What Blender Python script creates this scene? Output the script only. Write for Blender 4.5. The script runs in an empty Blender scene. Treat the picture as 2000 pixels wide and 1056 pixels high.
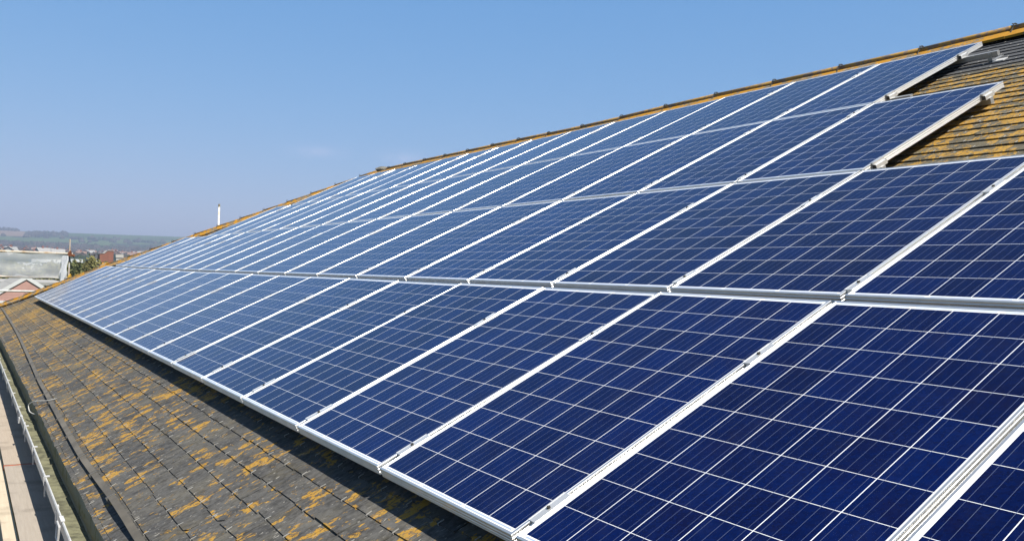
import bpy, bmesh, math, random
from mathutils import Vector, Matrix, noise
random.seed(7)
R = math.radians
sc = bpy.context.scene
COL = sc.collection

# ------------------------------------------------------------------ camera
EXPO = 0.80
SKY_CURVE = ((1.02, 1.0), (.798, .55), (.975, .33))
CAM = Vector((2.259, -1.417, 0.746))
Rw = Matrix(((0.5312, 0.8466, 0.0300), (0.0080, 0.0304, -0.9995), (-0.8472, 0.5312, 0.0094)))   # world -> (right, down, forward)
cx, cy, cz = Vector(Rw[0]), Vector(Rw[1]), Vector(Rw[2])
cz.normalize(); cx = (cx - cz * cx.dot(cz)).normalized(); cy = cz.cross(cx)
cam_d = bpy.data.cameras.new('camera'); cam = bpy.data.objects.new('camera', cam_d); COL.objects.link(cam)
M = Matrix((cx, -cy, -cz)).transposed().to_4x4(); M.translation = CAM
cam.matrix_world = M
cam_d.sensor_width = 36; cam_d.lens = 36 * 1715.7 / 2000
cam_d.clip_start = 0.05; cam_d.clip_end = 20000
sc.camera = cam

# ------------------------------------------------------------------ sky, sun, exposure
TH = R(25.69); CT, ST = math.cos(TH), math.sin(TH)
SUN = Vector((0.5, 0.465 * CT - 0.73 * ST, 0.465 * ST + 0.73 * CT)).normalized()
SUN_EL = math.asin(SUN.z); SUN_AZ = math.atan2(SUN.x, SUN.y)        # azimuth clockwise from +Y
w = bpy.data.worlds.new('World'); sc.world = w; w.use_nodes = True
nt = w.node_tree; bg = nt.nodes['Background']
sky = nt.nodes.new('ShaderNodeTexSky'); sky.sky_type = 'NISHITA'; sky.sun_disc = False
sky.sun_elevation = SUN_EL; sky.sun_rotation = SUN_AZ
sky.altitude = 0; sky.air_density = 1.0; sky.dust_density = 0.4; sky.ozone_density = 3.0
bg.inputs['Strength'].default_value = 0.10
# two faint wisps of cloud low over the hip, as directions in the sky
tc = nt.nodes.new('ShaderNodeTexCoord')
def wm(op, a, b=None, c=None):
    n = nt.nodes.new('ShaderNodeMath'); n.operation = op
    for i, v in enumerate((a, b, c)):
        if v is None: continue
        if isinstance(v, (int, float)): n.inputs[i].default_value = v
        else: nt.links.new(v, n.inputs[i])
    return n.outputs[0]
def wisp(px, py, sx, sy):
    d = (cx * ((px - 1000) / 1715.7) + cy * ((py - 528) / 1715.7) + cz).normalized()
    hx = Vector((0, 0, 1)).cross(d).normalized(); hy = d.cross(hx)
    def dot(v):
        n = nt.nodes.new('ShaderNodeVectorMath'); n.operation = 'DOT_PRODUCT'
        nt.links.new(tc.outputs['Generated'], n.inputs[0]); n.inputs[1].default_value = v
        return n.outputs['Value']
    a = wm('MULTIPLY', dot(hx), 1 / sx); b = wm('MULTIPLY', dot(hy), 1 / sy)
    r2 = wm('ADD', wm('MULTIPLY', a, a), wm('MULTIPLY', b, b))
    front = wm('GREATER_THAN', dot(d), 0.5)
    return wm('MULTIPLY', wm('EXPONENT', wm('MULTIPLY', r2, -1.0)), front)
cl = wm('MAXIMUM', wisp(615, 297, .024, .006), wm('MULTIPLY', wisp(785, 310, .022, .007), .9))
nz = nt.nodes.new('ShaderNodeTexNoise'); nz.inputs['Scale'].default_value = 45; nz.inputs['Detail'].default_value = 6
nt.links.new(tc.outputs['Generated'], nz.inputs['Vector'])
clm = wm('MULTIPLY', cl, wm('MULTIPLY', wm('SUBTRACT', nz.outputs['Fac'], .22), .9))
mx = nt.nodes.new('ShaderNodeMixRGB'); mx.use_clamp = False
# the camera's rendering of a clear blue sky: flatter from top to horizon and more saturated than the physical one
sxyz = nt.nodes.new('ShaderNodeSeparateColor'); nt.links.new(sky.outputs[0], sxyz.inputs[0])
cxyz = nt.nodes.new('ShaderNodeCombineColor')
sgen = nt.nodes.new('ShaderNodeSeparateXYZ'); nt.links.new(tc.outputs['Generated'], sgen.inputs[0])
deep = nt.nodes.new('ShaderNodeMapRange'); nt.links.new(sgen.outputs[2], deep.inputs['Value'])      # the sky deepens overhead
deep.inputs['From Min'].default_value = .30; deep.inputs['From Max'].default_value = .65; deep.inputs['To Min'].default_value = 0; deep.inputs['To Max'].default_value = 1
for i_, (k_, g_) in enumerate(SKY_CURVE):
    low_ = wm('MULTIPLY', wm('POWER', wm('MULTIPLY', sxyz.outputs[i_], .1), g_), k_ * 10 / 2 ** EXPO)
    nt.links.new(wm('ADD', wm('MULTIPLY', low_, wm('SUBTRACT', 1.0, deep.outputs[0])), wm('MULTIPLY', sxyz.outputs[i_], wm('MULTIPLY', deep.outputs[0], (.55, .65, .65)[i_]))), cxyz.inputs[i_])
nt.links.new(clm, mx.inputs[0]); nt.links.new(cxyz.outputs[0], mx.inputs[1])
mx.inputs[2].default_value = (4.3, 4.4, 5.9, 1)
nt.links.new(mx.outputs[0], bg.inputs['Color'])

sun_d = bpy.data.lights.new('sun', 'SUN'); sun = bpy.data.objects.new('sun', sun_d); COL.objects.link(sun)
sun_d.energy = 5.0; sun_d.angle = R(0.5); sun_d.color = (1.0, 0.945, 0.85)
sun.rotation_euler = SUN.to_track_quat('Z', 'Y').to_euler()
sun.location = (0, 0, 60)
sc.view_settings.view_transform = 'Standard'; sc.view_settings.look = 'None'
sc.view_settings.exposure = EXPO; sc.view_settings.gamma = 1.0
try: sc.view_settings.use_curve_mapping = False
except Exception: pass

# ------------------------------------------------------------------ helpers
def tag(o, label=None, cat=None, group=None, kind=None):
    if label: o['label'] = label
    if cat: o['category'] = cat
    if group: o['group'] = group
    if kind: o['kind'] = kind
    return o
def empty(name, loc=(0, 0, 0), mat=None):
    o = bpy.data.objects.new(name, None); COL.objects.link(o); o.empty_display_size = .2
    if mat is not None: o.matrix_world = mat
    else: o.location = loc
    return o
class MB:
    def __init__(s): s.v = []; s.f = []; s.m = []; s.uv = None; s.at = []
    def quad(s, a, b, c, d, m=0, t=0.0):
        i = len(s.v); s.v += [a, b, c, d]; s.f.append((i, i+1, i+2, i+3)); s.m.append(m); s.at.append(t)
    def poly(s, pts, m=0, t=0.0):
        i = len(s.v); s.v += list(pts); s.f.append(tuple(range(i, i+len(pts)))); s.m.append(m); s.at.append(t)
    def hexa(s, p, m=0, t=0.0):                       # p: 4 bottom + 4 top, same winding (ccw from above)
        i = len(s.v); s.v += list(p)
        for f in ((3, 2, 1, 0), (4, 5, 6, 7), (0, 1, 5, 4), (1, 2, 6, 5), (2, 3, 7, 6), (3, 0, 4, 7)):
            s.f.append(tuple(i+k for k in f)); s.m.append(m); s.at.append(t)
    def box(s, x0, x1, y0, y1, z0, z1, m=0, fn=None, t=0.0):
        p = [(x0, y0, z0), (x1, y0, z0), (x1, y1, z0), (x0, y1, z0), (x0, y0, z1), (x1, y0, z1), (x1, y1, z1), (x0, y1, z1)]
        if fn: p = [fn(*q) for q in p]
        s.hexa(p, m, t)
    def tube(s, a, b, r, n=10, m=0, cap=True, r2=None):
        a = Vector(a); b = Vector(b); d = (b-a).normalized(); r2 = r if r2 is None else r2
        q = d.cross(Vector((0, 0, 1)) if abs(d.z) < .9 else Vector((1, 0, 0))).normalized(); e = d.cross(q)
        i = len(s.v)
        for k in range(n):
            c = q*math.cos(2*math.pi*k/n) + e*math.sin(2*math.pi*k/n)
            s.v.append(a+c*r); s.v.append(b+c*r2)
        for k in range(n):
            j = (k+1) % n; s.f.append((i+2*k, i+2*j, i+2*j+1, i+2*k+1)); s.m.append(m); s.at.append(0)
        if cap:
            s.f.append(tuple(i+2*k for k in range(n))[::-1]); s.m.append(m); s.at.append(0)
            s.f.append(tuple(i+2*k+1 for k in range(n))); s.m.append(m); s.at.append(0)
    def path(s, pts, r, n=7, m=0):
        for a, b in zip(pts[:-1], pts[1:]): s.tube(a, b, r, n, m)
    def build(s, name, mats, parent=None, smooth=False, uvfn=None, attr=False, recalc=False):
        me = bpy.data.meshes.new(name); me.from_pydata([tuple(q) for q in s.v], [], s.f)
        mats = mats if isinstance(mats, (list, tuple)) else [mats]
        for k in mats: me.materials.append(k)
        for p, k in zip(me.polygons, s.m): p.material_index = k
        if smooth:
            for p in me.polygons: p.use_smooth = True
        if uvfn:
            ul = me.uv_layers.new(name='UVMap')
            for p in me.polygons:
                for li in p.loop_indices:
                    ul.data[li].uv = uvfn(me.vertices[me.loops[li].vertex_index].co)
        if attr:
            a = me.attributes.new('tint', 'FLOAT', 'FACE')
            for k, v in enumerate(s.at): a.data[k].value = v
        if recalc:
            bm = bmesh.new(); bm.from_mesh(me); bmesh.ops.recalc_face_normals(bm, faces=bm.faces); bm.to_mesh(me); bm.free()
        me.update()
        o = bpy.data.objects.new(name, me); COL.objects.link(o)
        if parent: o.parent = parent
        return o
def dup(o, parent=None):
    c = o.copy(); COL.objects.link(c)
    if parent: c.parent = parent
    return c

# --- materials
class NT:
    def __init__(s, name):
        s.mat = bpy.data.materials.new(name); s.mat.use_nodes = True
        s.t = s.mat.node_tree; s.b = s.t.nodes['Principled BSDF']; s.out = s.t.nodes['Material Output']
    def n(s, ty, **kw):
        q = s.t.nodes.new(ty)
        for k, v in kw.items(): setattr(q, k, v)
        return q
    def put(s, sock, v):
        if v is None: return
        if hasattr(v, 'is_linked') or hasattr(v, 'links'): s.t.links.new(v, sock)
        else:
            if isinstance(v, tuple) and len(v) == 3 and sock.type == 'RGBA': v = (*v, 1)
            sock.default_value = v
    def m(s, op, a, b=None, c=None, clamp=False):
        q = s.n('ShaderNodeMath', operation=op, use_clamp=clamp)
        for i, v in enumerate((a, b, c)): s.put(q.inputs[i], v)
        return q.outputs[0]
    def mix(s, f, a, b, mode='MIX'):
        q = s.n('ShaderNodeMixRGB', blend_type=mode)
        s.put(q.inputs[0], f); s.put(q.inputs[1], a); s.put(q.inputs[2], b); return q.outputs[0]
    def noise(s, vec, scale, detail=4, rough=.55, dist=0.0):
        q = s.n('ShaderNodeTexNoise'); s.put(q.inputs['Vector'], vec)
        q.inputs['Scale'].default_value = scale; q.inputs['Detail'].default_value = detail
        q.inputs['Roughness'].default_value = rough; q.inputs['Distortion'].default_value = dist
        return q.outputs['Fac']
    def vor(s, vec, scale, feat='F1', out='Distance'):
        q = s.n('ShaderNodeTexVoronoi', feature=feat); s.put(q.inputs['Vector'], vec)
        q.inputs['Scale'].default_value = scale; return q.outputs[out]
    def ss(s, x, a, b):                                # smoothstep a..b
        q = s.n('ShaderNodeMapRange', interpolation_type='SMOOTHSTEP')
        s.put(q.inputs['Value'], x); q.inputs['From Min'].default_value = a; q.inputs['From Max'].default_value = b
        return q.outputs['Result']
    def obj(s): return s.n('ShaderNodeTexCoord').outputs['Object']
    def uv(s): return s.n('ShaderNodeTexCoord').outputs['UV']
    def geo(s): return s.n('ShaderNodeNewGeometry').outputs['Position']
    def mapv(s, v, sc=(1, 1, 1), loc=(0, 0, 0)):
        q = s.n('ShaderNodeMapping'); s.put(q.inputs['Vector'], v)
        q.inputs['Scale'].default_value = sc; q.inputs['Location'].default_value = loc; return q.outputs[0]
    def set(s, **kw):
        for k, v in kw.items(): s.put(s.b.inputs[k.replace('_', ' ')], v)
        return s
    def bump(s, h, strength=.3, dist=.01):
        q = s.n('ShaderNodeBump'); q.inputs['Strength'].default_value = strength; q.inputs['Distance'].default_value = dist
        s.put(q.inputs['Height'], h); s.t.links.new(q.outputs[0], s.b.inputs['Normal'])
KA = .68                                                # real-world albedo of the colours written below
def simple(name, col, rough=.6, metal=0.0, var=.15, scale=6.0, dirt=None, bump=0.0):
    col = tuple(c*KA for c in col); dirt = dirt and tuple(c*KA for c in dirt)
    q = NT(name); o = q.obj(); f = q.noise(o, scale, 5, .6)
    d = tuple(c*(1-var*1.6) for c in col) if dirt is None else dirt
    q.set(Base_Color=q.mix(q.ss(f, .35, .7), col, d), Roughness=rough, Metallic=metal)
    if bump: q.bump(q.noise(o, scale*8, 4), bump, .01)
    return q.mat

# anodised aluminium: extruded, so the highlight spreads across the profile
def alu(name, col=(.80, .80, .79), rough=.36, metal=.85, aniso=False):
    q = NT(name); o = q.obj()
    f = q.noise(q.mapv(o, (3, 3, 3)), 3, 4)
    if aniso:                                            # drawn along the bar: the highlight spreads across it
        bar = q.n('ShaderNodeAttribute', attribute_name='tint').outputs['Fac']
        cb = q.n('ShaderNodeCombineXYZ'); q.put(cb.inputs[0], q.m('SUBTRACT', 1.0, bar)); q.put(cb.inputs[1], bar)
        vt_ = q.n('ShaderNodeVectorTransform', vector_type='VECTOR', convert_from='OBJECT', convert_to='WORLD'); q.put(vt_.inputs[0], cb.outputs[0])
        q.put(q.b.inputs['Tangent'], vt_.outputs[0]); q.set(Anisotropic=.85, Anisotropic_Rotation=.25)
    q.set(Base_Color=q.mix(q.ss(f, .3, .75), col, tuple(c*.86 for c in col)), Metallic=metal, Roughness=q.m('ADD', q.m('MULTIPLY', f, .16), rough-.08))
    return q.mat
M_ALU = alu('anodised_aluminium', (.80, .80, .79), .34, .84)
M_RAIL = alu('mill_aluminium', (.42, .42, .41), .42, .6)
M_CLAMP = alu('clamp_aluminium', (.74, .74, .73), .28, .6)
M_STEEL = simple('galvanised_steel', (.60, .60, .58), .45, .6, .2, 20)
M_DARK = simple('dark_hollow', (.05, .048, .042), .8, 0, .2, 20)

def cells():
    q = NT('solar_cells'); uv = q.uv()
    sep = q.n('ShaderNodeSeparateXYZ'); q.put(sep.inputs[0], uv); x, y = sep.outputs[0], sep.outputs[1]
    x0, y0, px, py, gx, gy = .0250, .0288, .1587, .1583, .0028, .0019
    xs = q.m('DIVIDE', q.m('SUBTRACT', x, x0), px); ys = q.m('DIVIDE', q.m('SUBTRACT', y, y0), py)
    fx, fy = q.m('FRACT', xs), q.m('FRACT', ys); ix, iy = q.m('FLOOR', xs), q.m('FLOOR', ys)
    inx = q.m('MULTIPLY', q.m('GREATER_THAN', xs, 0), q.m('LESS_THAN', xs, 6 - gx/px))
    iny = q.m('MULTIPLY', q.m('GREATER_THAN', ys, 0), q.m('LESS_THAN', ys, 10 - gy/py))
    cell = q.m('MULTIPLY', q.m('MULTIPLY', inx, iny), q.m('MULTIPLY', q.m('LESS_THAN', fx, 1-gx/px), q.m('LESS_THAN', fy, 1-gy/py)))
    # four silver bus bars along the slope in every cell
    w_ = .0011 / .156 * 4
    bf = q.m('FRACT', q.m('MULTIPLY', q.m('DIVIDE', fx, 1-gx/px), 4.0))
    bus = q.m('LESS_THAN', q.m('ABSOLUTE', q.m('SUBTRACT', bf, .5)), w_/2)
    bus = q.m('MULTIPLY', bus, q.m('MULTIPLY', inx, iny))
    # string connectors in the end margins, one dash for every two columns
    fs = q.m('FRACT', q.m('DIVIDE', xs, 2.0))
    dash = q.m('MULTIPLY', q.m('MULTIPLY', q.m('GREATER_THAN', fs, .03), q.m('LESS_THAN', fs, .96)), inx)
    e1 = q.m('LESS_THAN', q.m('ABSOLUTE', q.m('SUBTRACT', y, .0200)), .0032)
    e2 = q.m('LESS_THAN', q.m('ABSOLUTE', q.m('SUBTRACT', y, 1.6200)), .0032)
    dash = q.m('MULTIPLY', dash, q.m('MAXIMUM', e1, e2))
    # cell tint: each wafer its own shade, crystals faint inside it
    oi = q.n('ShaderNodeObjectInfo')
    cv = q.n('ShaderNodeCombineXYZ'); q.put(cv.inputs[0], ix); q.put(cv.inputs[1], iy); q.put(cv.inputs[2], q.m('MULTIPLY', oi.outputs['Random'], 97.0))
    wn = q.n('ShaderNodeTexWhiteNoise'); q.put(wn.inputs['Vector'], cv.outputs[0])
    cry = q.n('ShaderNodeTexVoronoi'); q.put(cry.inputs['Vector'], q.mapv(uv, (1, 1, 1))); cry.inputs['Scale'].default_value = 120
    csep = q.n('ShaderNodeSeparateColor'); q.put(csep.inputs[0], cry.outputs['Color'])
    grade = q.m('ADD', q.m('MULTIPLY', wn.outputs['Value'], .55), q.m('MULTIPLY', csep.outputs[0], .45))
    pan = q.m('MULTIPLY', oi.outputs['Random'], .5)
    grade = q.m('ADD', q.m('MULTIPLY', grade, .7), q.m('MULTIPLY', pan, .6))
    blue = q.mix(grade, (.0010, .0024, .024), (.0006, .0085, .076))
    edge = q.noise(uv, 5, 3)
    blue = q.mix(q.m('MULTIPLY', q.ss(edge, .45, .75), .35), blue, (.0042, .0022, .015))
    col = q.mix(cell, (.70, .71, .73), blue)
    col = q.mix(bus, col, (.085, .105, .175))
    col = q.mix(dash, col, (.30, .36, .50))
    dust = q.noise(uv, 9, 6, .7)
    col = q.mix(q.m('MULTIPLY', q.ss(dust, .4, .8), .006), col, (.5, .5, .48))
    pv = q.n('ShaderNodeVectorMath', operation='ADD'); q.put(pv.inputs[0], uv); cr = q.n('ShaderNodeCombineXYZ')
    q.put(cr.inputs[0], q.m('MULTIPLY', oi.outputs['Random'], 53.0)); q.put(cr.inputs[1], q.m('MULTIPLY', oi.outputs['Random'], 131.0)); q.put(pv.inputs[1], cr.outputs[0])
    sv_ = q.n('ShaderNodeTexVoronoi'); q.put(sv_.inputs['Vector'], pv.outputs[0]); sv_.inputs['Scale'].default_value = 7
    ssp = q.n('ShaderNodeSeparateColor'); q.put(ssp.inputs[0], sv_.outputs['Color'])
    spot = q.m('MULTIPLY', q.m('GREATER_THAN', ssp.outputs[0], .965), q.m('LESS_THAN', q.m('ADD', sv_.outputs['Distance'], q.m('MULTIPLY', q.noise(pv.outputs[0], 60, 3), .07)), q.m('MULTIPLY', ssp.outputs[1], .10)))
    col = q.mix(q.m('MULTIPLY', spot, .75), col, (.55, .54, .50))
    smear = q.ss(q.noise(q.mapv(pv.outputs[0], (2.2, .55, 1)), 2.0, 6, .62), .50, .85)
    col = q.mix(q.m('MULTIPLY', smear, .012), col, (.35, .35, .35))
    q.set(Base_Color=col, Roughness=q.m('ADD', q.m('MULTIPLY', dust, .07), q.m('ADD', .04, q.m('MULTIPLY', smear, .06))), IOR=1.29, Specular_Tint=(.50, .74, 1.0))
    q.bump(q.noise(uv, 700, 2), .03, .0005)
    return q.mat
M_CELL = cells()

def slate(name, density=1.0):
    q = NT(name); uv = q.uv(); v = q.mapv(uv, (1.12, .66, 1))
    tint = q.n('ShaderNodeAttribute', attribute_name='tint').outputs['Fac']
    sep = q.n('ShaderNodeSeparateXYZ'); q.put(sep.inputs[0], uv); u_, v_ = sep.outputs[0], sep.outputs[1]
    base = q.mix(tint, (.098, .096, .090), (.195, .187, .168))
    mott = q.noise(v, 9, 6, .65)
    base = q.mix(q.ss(mott, .38, .70), base, (.068, .068, .068))
    base = q.mix(q.m('MULTIPLY', q.ss(q.noise(v, 3.3, 5, .6), .48, .68), .6), base, (.225, .205, .155))
    fine = q.noise(v, 120, 4, .7); med = q.noise(v, 32, 5, .7)
    base = q.mix(q.m('MULTIPLY', q.ss(med, .42, .62), .45), base, (.225, .22, .21)); base = q.mix(q.m('MULTIPLY', q.ss(med, .50, .32), .6), base, (.055, .054, .052))
    base = q.mix(q.m('MULTIPLY', q.ss(fine, .35, .8), .5), base, (.06, .058, .052))
    newer = q.ss(v_, 5.98, 6.2); base = q.mix(q.m('MULTIPLY', newer, .75), base, (.115, .122, .135))
    # big zones: where the roof carries much lichen
    zone = q.noise(uv, .55, 3, .5)
    right = q.m('MULTIPLY', q.ss(v_, 2.6, 3.4), .060)           # the open slope by the panel ends is thick with it
    bare = q.m('MULTIPLY', q.m('MULTIPLY', q.ss(v_, 5.95, 6.25), q.m('LESS_THAN', u_, 4.0)), .30)   # a few newer courses under the ridge
    far = q.m('MULTIPLY', q.ss(q.m('MULTIPLY', u_, -1.0), 7.0, 14.0), .022)
    bias = q.m('ADD', q.m('ADD', q.m('MULTIPLY', q.m('SUBTRACT', zone, .5), .22), right), q.m('SUBTRACT', far, bare))
    edge_ = q.m('FRACT', q.m('DIVIDE', q.m('ADD', v_, .125), .1355)); rim = q.m('MULTIPLY', q.m('MULTIPLY', q.m('SUBTRACT', 1.0, q.ss(edge_, .0, .16)), .03), q.m('LESS_THAN', v_, 2.0))
    t2 = q.m('ADD', rim, q.m('MULTIPLY', q.m('SUBTRACT', tint, .5), .05))
    bias = q.m('ADD', bias, t2)
    # olive dusty lichen film
    film = q.ss(q.m('ADD', q.noise(v, 5.5, 8, .72), q.m('MULTIPLY', bias, .9)), .50, .66)
    fz = q.m('MULTIPLY', q.m('MAXIMUM', q.m('MULTIPLY', film, .8), q.m('MULTIPLY', q.m('MULTIPLY', q.ss(v_, 2.6, 3.4), q.m('SUBTRACT', 1.0, newer)), .35)), q.m('ADD', .16, q.m('ADD', q.m('MULTIPLY', q.ss(v_, 2.6, 3.4), .40), q.m('MULTIPLY', q.ss(q.m('MULTIPLY', u_, -1.0), 4.5, 10.0), .55))))
    base = q.mix(fz, base, (.36, .275, .095))
    # orange crust: broken patches with frayed rims
    warp = q.n('ShaderNodeTexNoise'); q.put(warp.inputs['Vector'], v); warp.inputs['Scale'].default_value = 22; warp.inputs['Detail'].default_value = 4
    wv = q.n('ShaderNodeVectorMath', operation='MULTIPLY_ADD'); q.put(wv.inputs[0], warp.outputs['Color']); wv.inputs[1].default_value = (.07, .07, 0); q.put(wv.inputs[2], v)
    p1 = q.m('ADD', q.noise(wv.outputs[0], 7.5, 8, .70), bias)
    m1 = q.ss(p1, .558, .590)
    p2 = q.m('ADD', q.noise(q.mapv(wv.outputs[0], (1, 1, 1), (13, 7, 0)), 17, 6, .62), q.m('MULTIPLY', bias, 1.1))
    m2 = q.ss(p2, .605, .632)
    m = q.m('MAXIMUM', m1, m2)
    # rounded colonies, some hollow in the middle
    cvn = q.n('ShaderNodeTexVoronoi'); q.put(cvn.inputs['Vector'], wv.outputs[0]); cvn.inputs['Scale'].default_value = 7.5
    cvs = q.n('ShaderNodeSeparateColor'); q.put(cvs.inputs[0], cvn.outputs['Color'])
    rad_ = q.m('MULTIPLY', q.m('SUBTRACT', q.m('ADD', cvs.outputs[0], q.m('MULTIPLY', bias, 1.5)), .62), 1.0)
    dd = q.m('ADD', cvn.outputs['Distance'], q.m('MULTIPLY', q.m('SUBTRACT', q.noise(v, 38, 4, .7), .5), .30))
    disc = q.m('LESS_THAN', dd, rad_); hollow = q.m('MULTIPLY', q.m('LESS_THAN', dd, q.m('MULTIPLY', rad_, .45)), q.m('GREATER_THAN', cvs.outputs[1], .55))
    m = q.m('MAXIMUM', m, q.m('SUBTRACT', disc, hollow))
    holes = q.ss(q.noise(v, 60, 4, .7), .36, .50)
    m = q.m('MULTIPLY', m, holes)
    oc = q.mix(q.noise(v, 14, 5, .6), (.56, .275, .022), (.76, .45, .085))
    oc = q.mix(q.m('MULTIPLY', q.ss(q.noise(v, 45, 4), .45, .7), .6), oc, (.44, .32, .10))
    base = q.mix(q.m('MULTIPLY', m, .92), base, oc)
    # pale grey-white crusts and specks
    wsp = q.ss(q.m('ADD', q.noise(q.mapv(wv.outputs[0], (1, .6, 1), (3, 31, 0)), 30, 6, .72), q.m('ADD', q.m('MULTIPLY', bias, .25), q.m('MULTIPLY', q.ss(v_, 2.6, 3.4), .03))), .63, .67)
    base = q.mix(q.m('MULTIPLY', wsp, .8), base, (.54, .51, .44))
    fl = q.m('MULTIPLY', q.m('LESS_THAN', q.vor(q.mapv(wv.outputs[0], (1.5, .6, 1), (5, 9, 0)), 34), .14), q.ss(q.noise(v, 4, 4), .42, .55)); base = q.mix(q.m('MULTIPLY', fl, .8), base, (.56, .53, .46))
    dots = q.m('LESS_THAN', q.vor(v, 46), .13); dsel = q.ss(q.noise(v, 5, 3), .5, .6)
    base = q.mix(q.m('MULTIPLY', q.m('MULTIPLY', dots, dsel), .8), base, (.52, .50, .44))
    q.set(Base_Color=q.mix(1.0, base, (.565, .565, .575), 'MULTIPLY'), Roughness=q.m('ADD', .75, q.m('MULTIPLY', mott, .2)), Specular_IOR_Level=.14)
    hgt = q.m('ADD', q.m('ADD', q.m('MULTIPLY', m, .6), q.m('MULTIPLY', fine, .35)), q.m('MULTIPLY', mott, .8))
    q.bump(hgt, .55, .006)
    return q.mat
M_SLATE = slate('lichened_slate')
def ridge_mat():
    q = NT('lichened_ridge'); v = q.geo(); n1 = q.noise(v, 6, 7, .68); n2 = q.noise(v, 24, 5, .65)
    oc = q.mix(n2, (.46, .20, .010), (.62, .33, .04))
    m = q.m('MAXIMUM', q.ss(n1, .47, .52), q.m('MULTIPLY', q.ss(n2, .52, .58), .8))
    gr = q.mix(n2, (.13, .115, .085), (.30, .26, .20))
    gr = q.mix(q.ss(q.noise(v, 17, 4), .6, .66), gr, (.42, .40, .35))
    q.set(Base_Color=q.mix(1.0, q.mix(m, gr, oc), (.68, .68, .68), 'MULTIPLY'), Roughness=.9, Specular_IOR_Level=.2)
    q.bump(q.m('ADD', n2, q.m('MULTIPLY', q.noise(v, 110, 4), .5)), .6, .012)
    return q.mat
M_RIDGE = ridge_mat()
def roll_mat():
    q = NT('ridge_roll'); v = q.geo(); n1 = q.noise(v, 9, 6, .65)
    c = q.mix(n1, (.17, .12, .085), (.36, .27, .20))
    c = q.mix(q.ss(q.noise(v, 20, 5, .6), .45, .53), c, (.50, .29, .06))
    q.set(Base_Color=q.mix(1.0, c, (.70, .70, .70), 'MULTIPLY'), Roughness=.85); q.bump(n1, .3, .006); return q.mat
M_ROLL = roll_mat()

# ------------------------------------------------------------------ the roof's own coordinates: u along the eave, v up the slope, h off the panel plane
VL = [0.0, 1.697, 3.363, 5.018, 6.685]
CO = [(.008, -.024, -.019, -.009), (-.003, -.016, .017, -.020), (-.007, -.004, .018, -.023), (-.002, .023, .030, -.042), (.005, .020, .040, -.031)]
def und_line(j, u):
    s = (max(-24, min(2.5, u)) + 10) / 10; c = CO[j]
    return c[0] + c[1]*s + c[2]*s*s + c[3]*s*s*s
def und(u, v):
    if v <= 0: return und_line(0, u)
    for j in range(4):
        if v <= VL[j+1]:
            t = (v - VL[j]) / (VL[j+1] - VL[j]); return und_line(j, u)*(1-t) + und_line(j+1, u)*t
    return und_line(4, u)
HS = -.130                                             # slate surface below the panel tops
def P(u, v, h): return Vector((u, v*CT - h*ST, v*ST + h*CT))
def S(u, v, h): return P(u, v, HS + und(u, v)*.9 + h)  # on the slates
PM = Matrix(((1, 0, 0), (0, CT, -ST), (0, ST, CT)))     # roof -> world
EAVE, RIDGE = -.965, 7.30
def hip_u(v): return -23.75 + (v + .96) * (7.72 / 8.26)
GROUND = -7.5

# ------------------------------------------------------------------ ground, hills
def lerp_table(tb, r):
    for (a, za), (b, zb) in zip(tb[:-1], tb[1:]):
        if r <= b:
            t = (r-a)/(b-a); t = t*t*(3-2*t)*.5 + t*.5
            return za + (zb-za)*t
    return tb[-1][1]
TB = [(0, -7.5), (140, -7.5), (400, -3.5), (800, 5.0), (1200, 13), (1600, 21), (2000, 39), (2600, 74), (3200, 108), (3500, 116), (4300, 108), (5000, 100)]
def terrain(x, y):
    dx, dy = x - CAM.x, y - CAM.y; r = math.hypot(dx, dy)
    a = math.degrees(math.atan2(dy, -dx))               # 0 = straight along the roof
    k = .55 + .45*math.exp(-((a-6)/38)**2)
    z = lerp_table(TB, r)
    if z > -3.5: z = -3.5 + (z+3.5)*k
    amp = min(1, max(0, (r-250)/1500))
    n = noise.noise(Vector((x/900, y/900, 3.1)))*14 + noise.noise(Vector((x/320, y/320, 8.7)))*4
    return z + amp*n*.55
def polar(name, rs, na, mat):
    b = MB(); 
    def pt(r, k):
        a = 2*math.pi*k/na; x, y = CAM.x - r*math.cos(a), CAM.y + r*math.sin(a); return (x, y, terrain(x, y))
    angs = na
    b.v = [pt(r, k) for r in rs for k in range(angs)]
    for i in range(len(rs)-1):
        for k in range(angs):
            j = (k+1) % angs
            b.f.append((i*angs+k, (i+1)*angs+k, (i+1)*angs+j, i*angs+j)); b.m.append(0); b.at.append(0)
    o = b.build(name, mat, smooth=True, recalc=False)
    if o.data.polygons[0].normal.z < 0: o.data.flip_normals()
    return o
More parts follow.
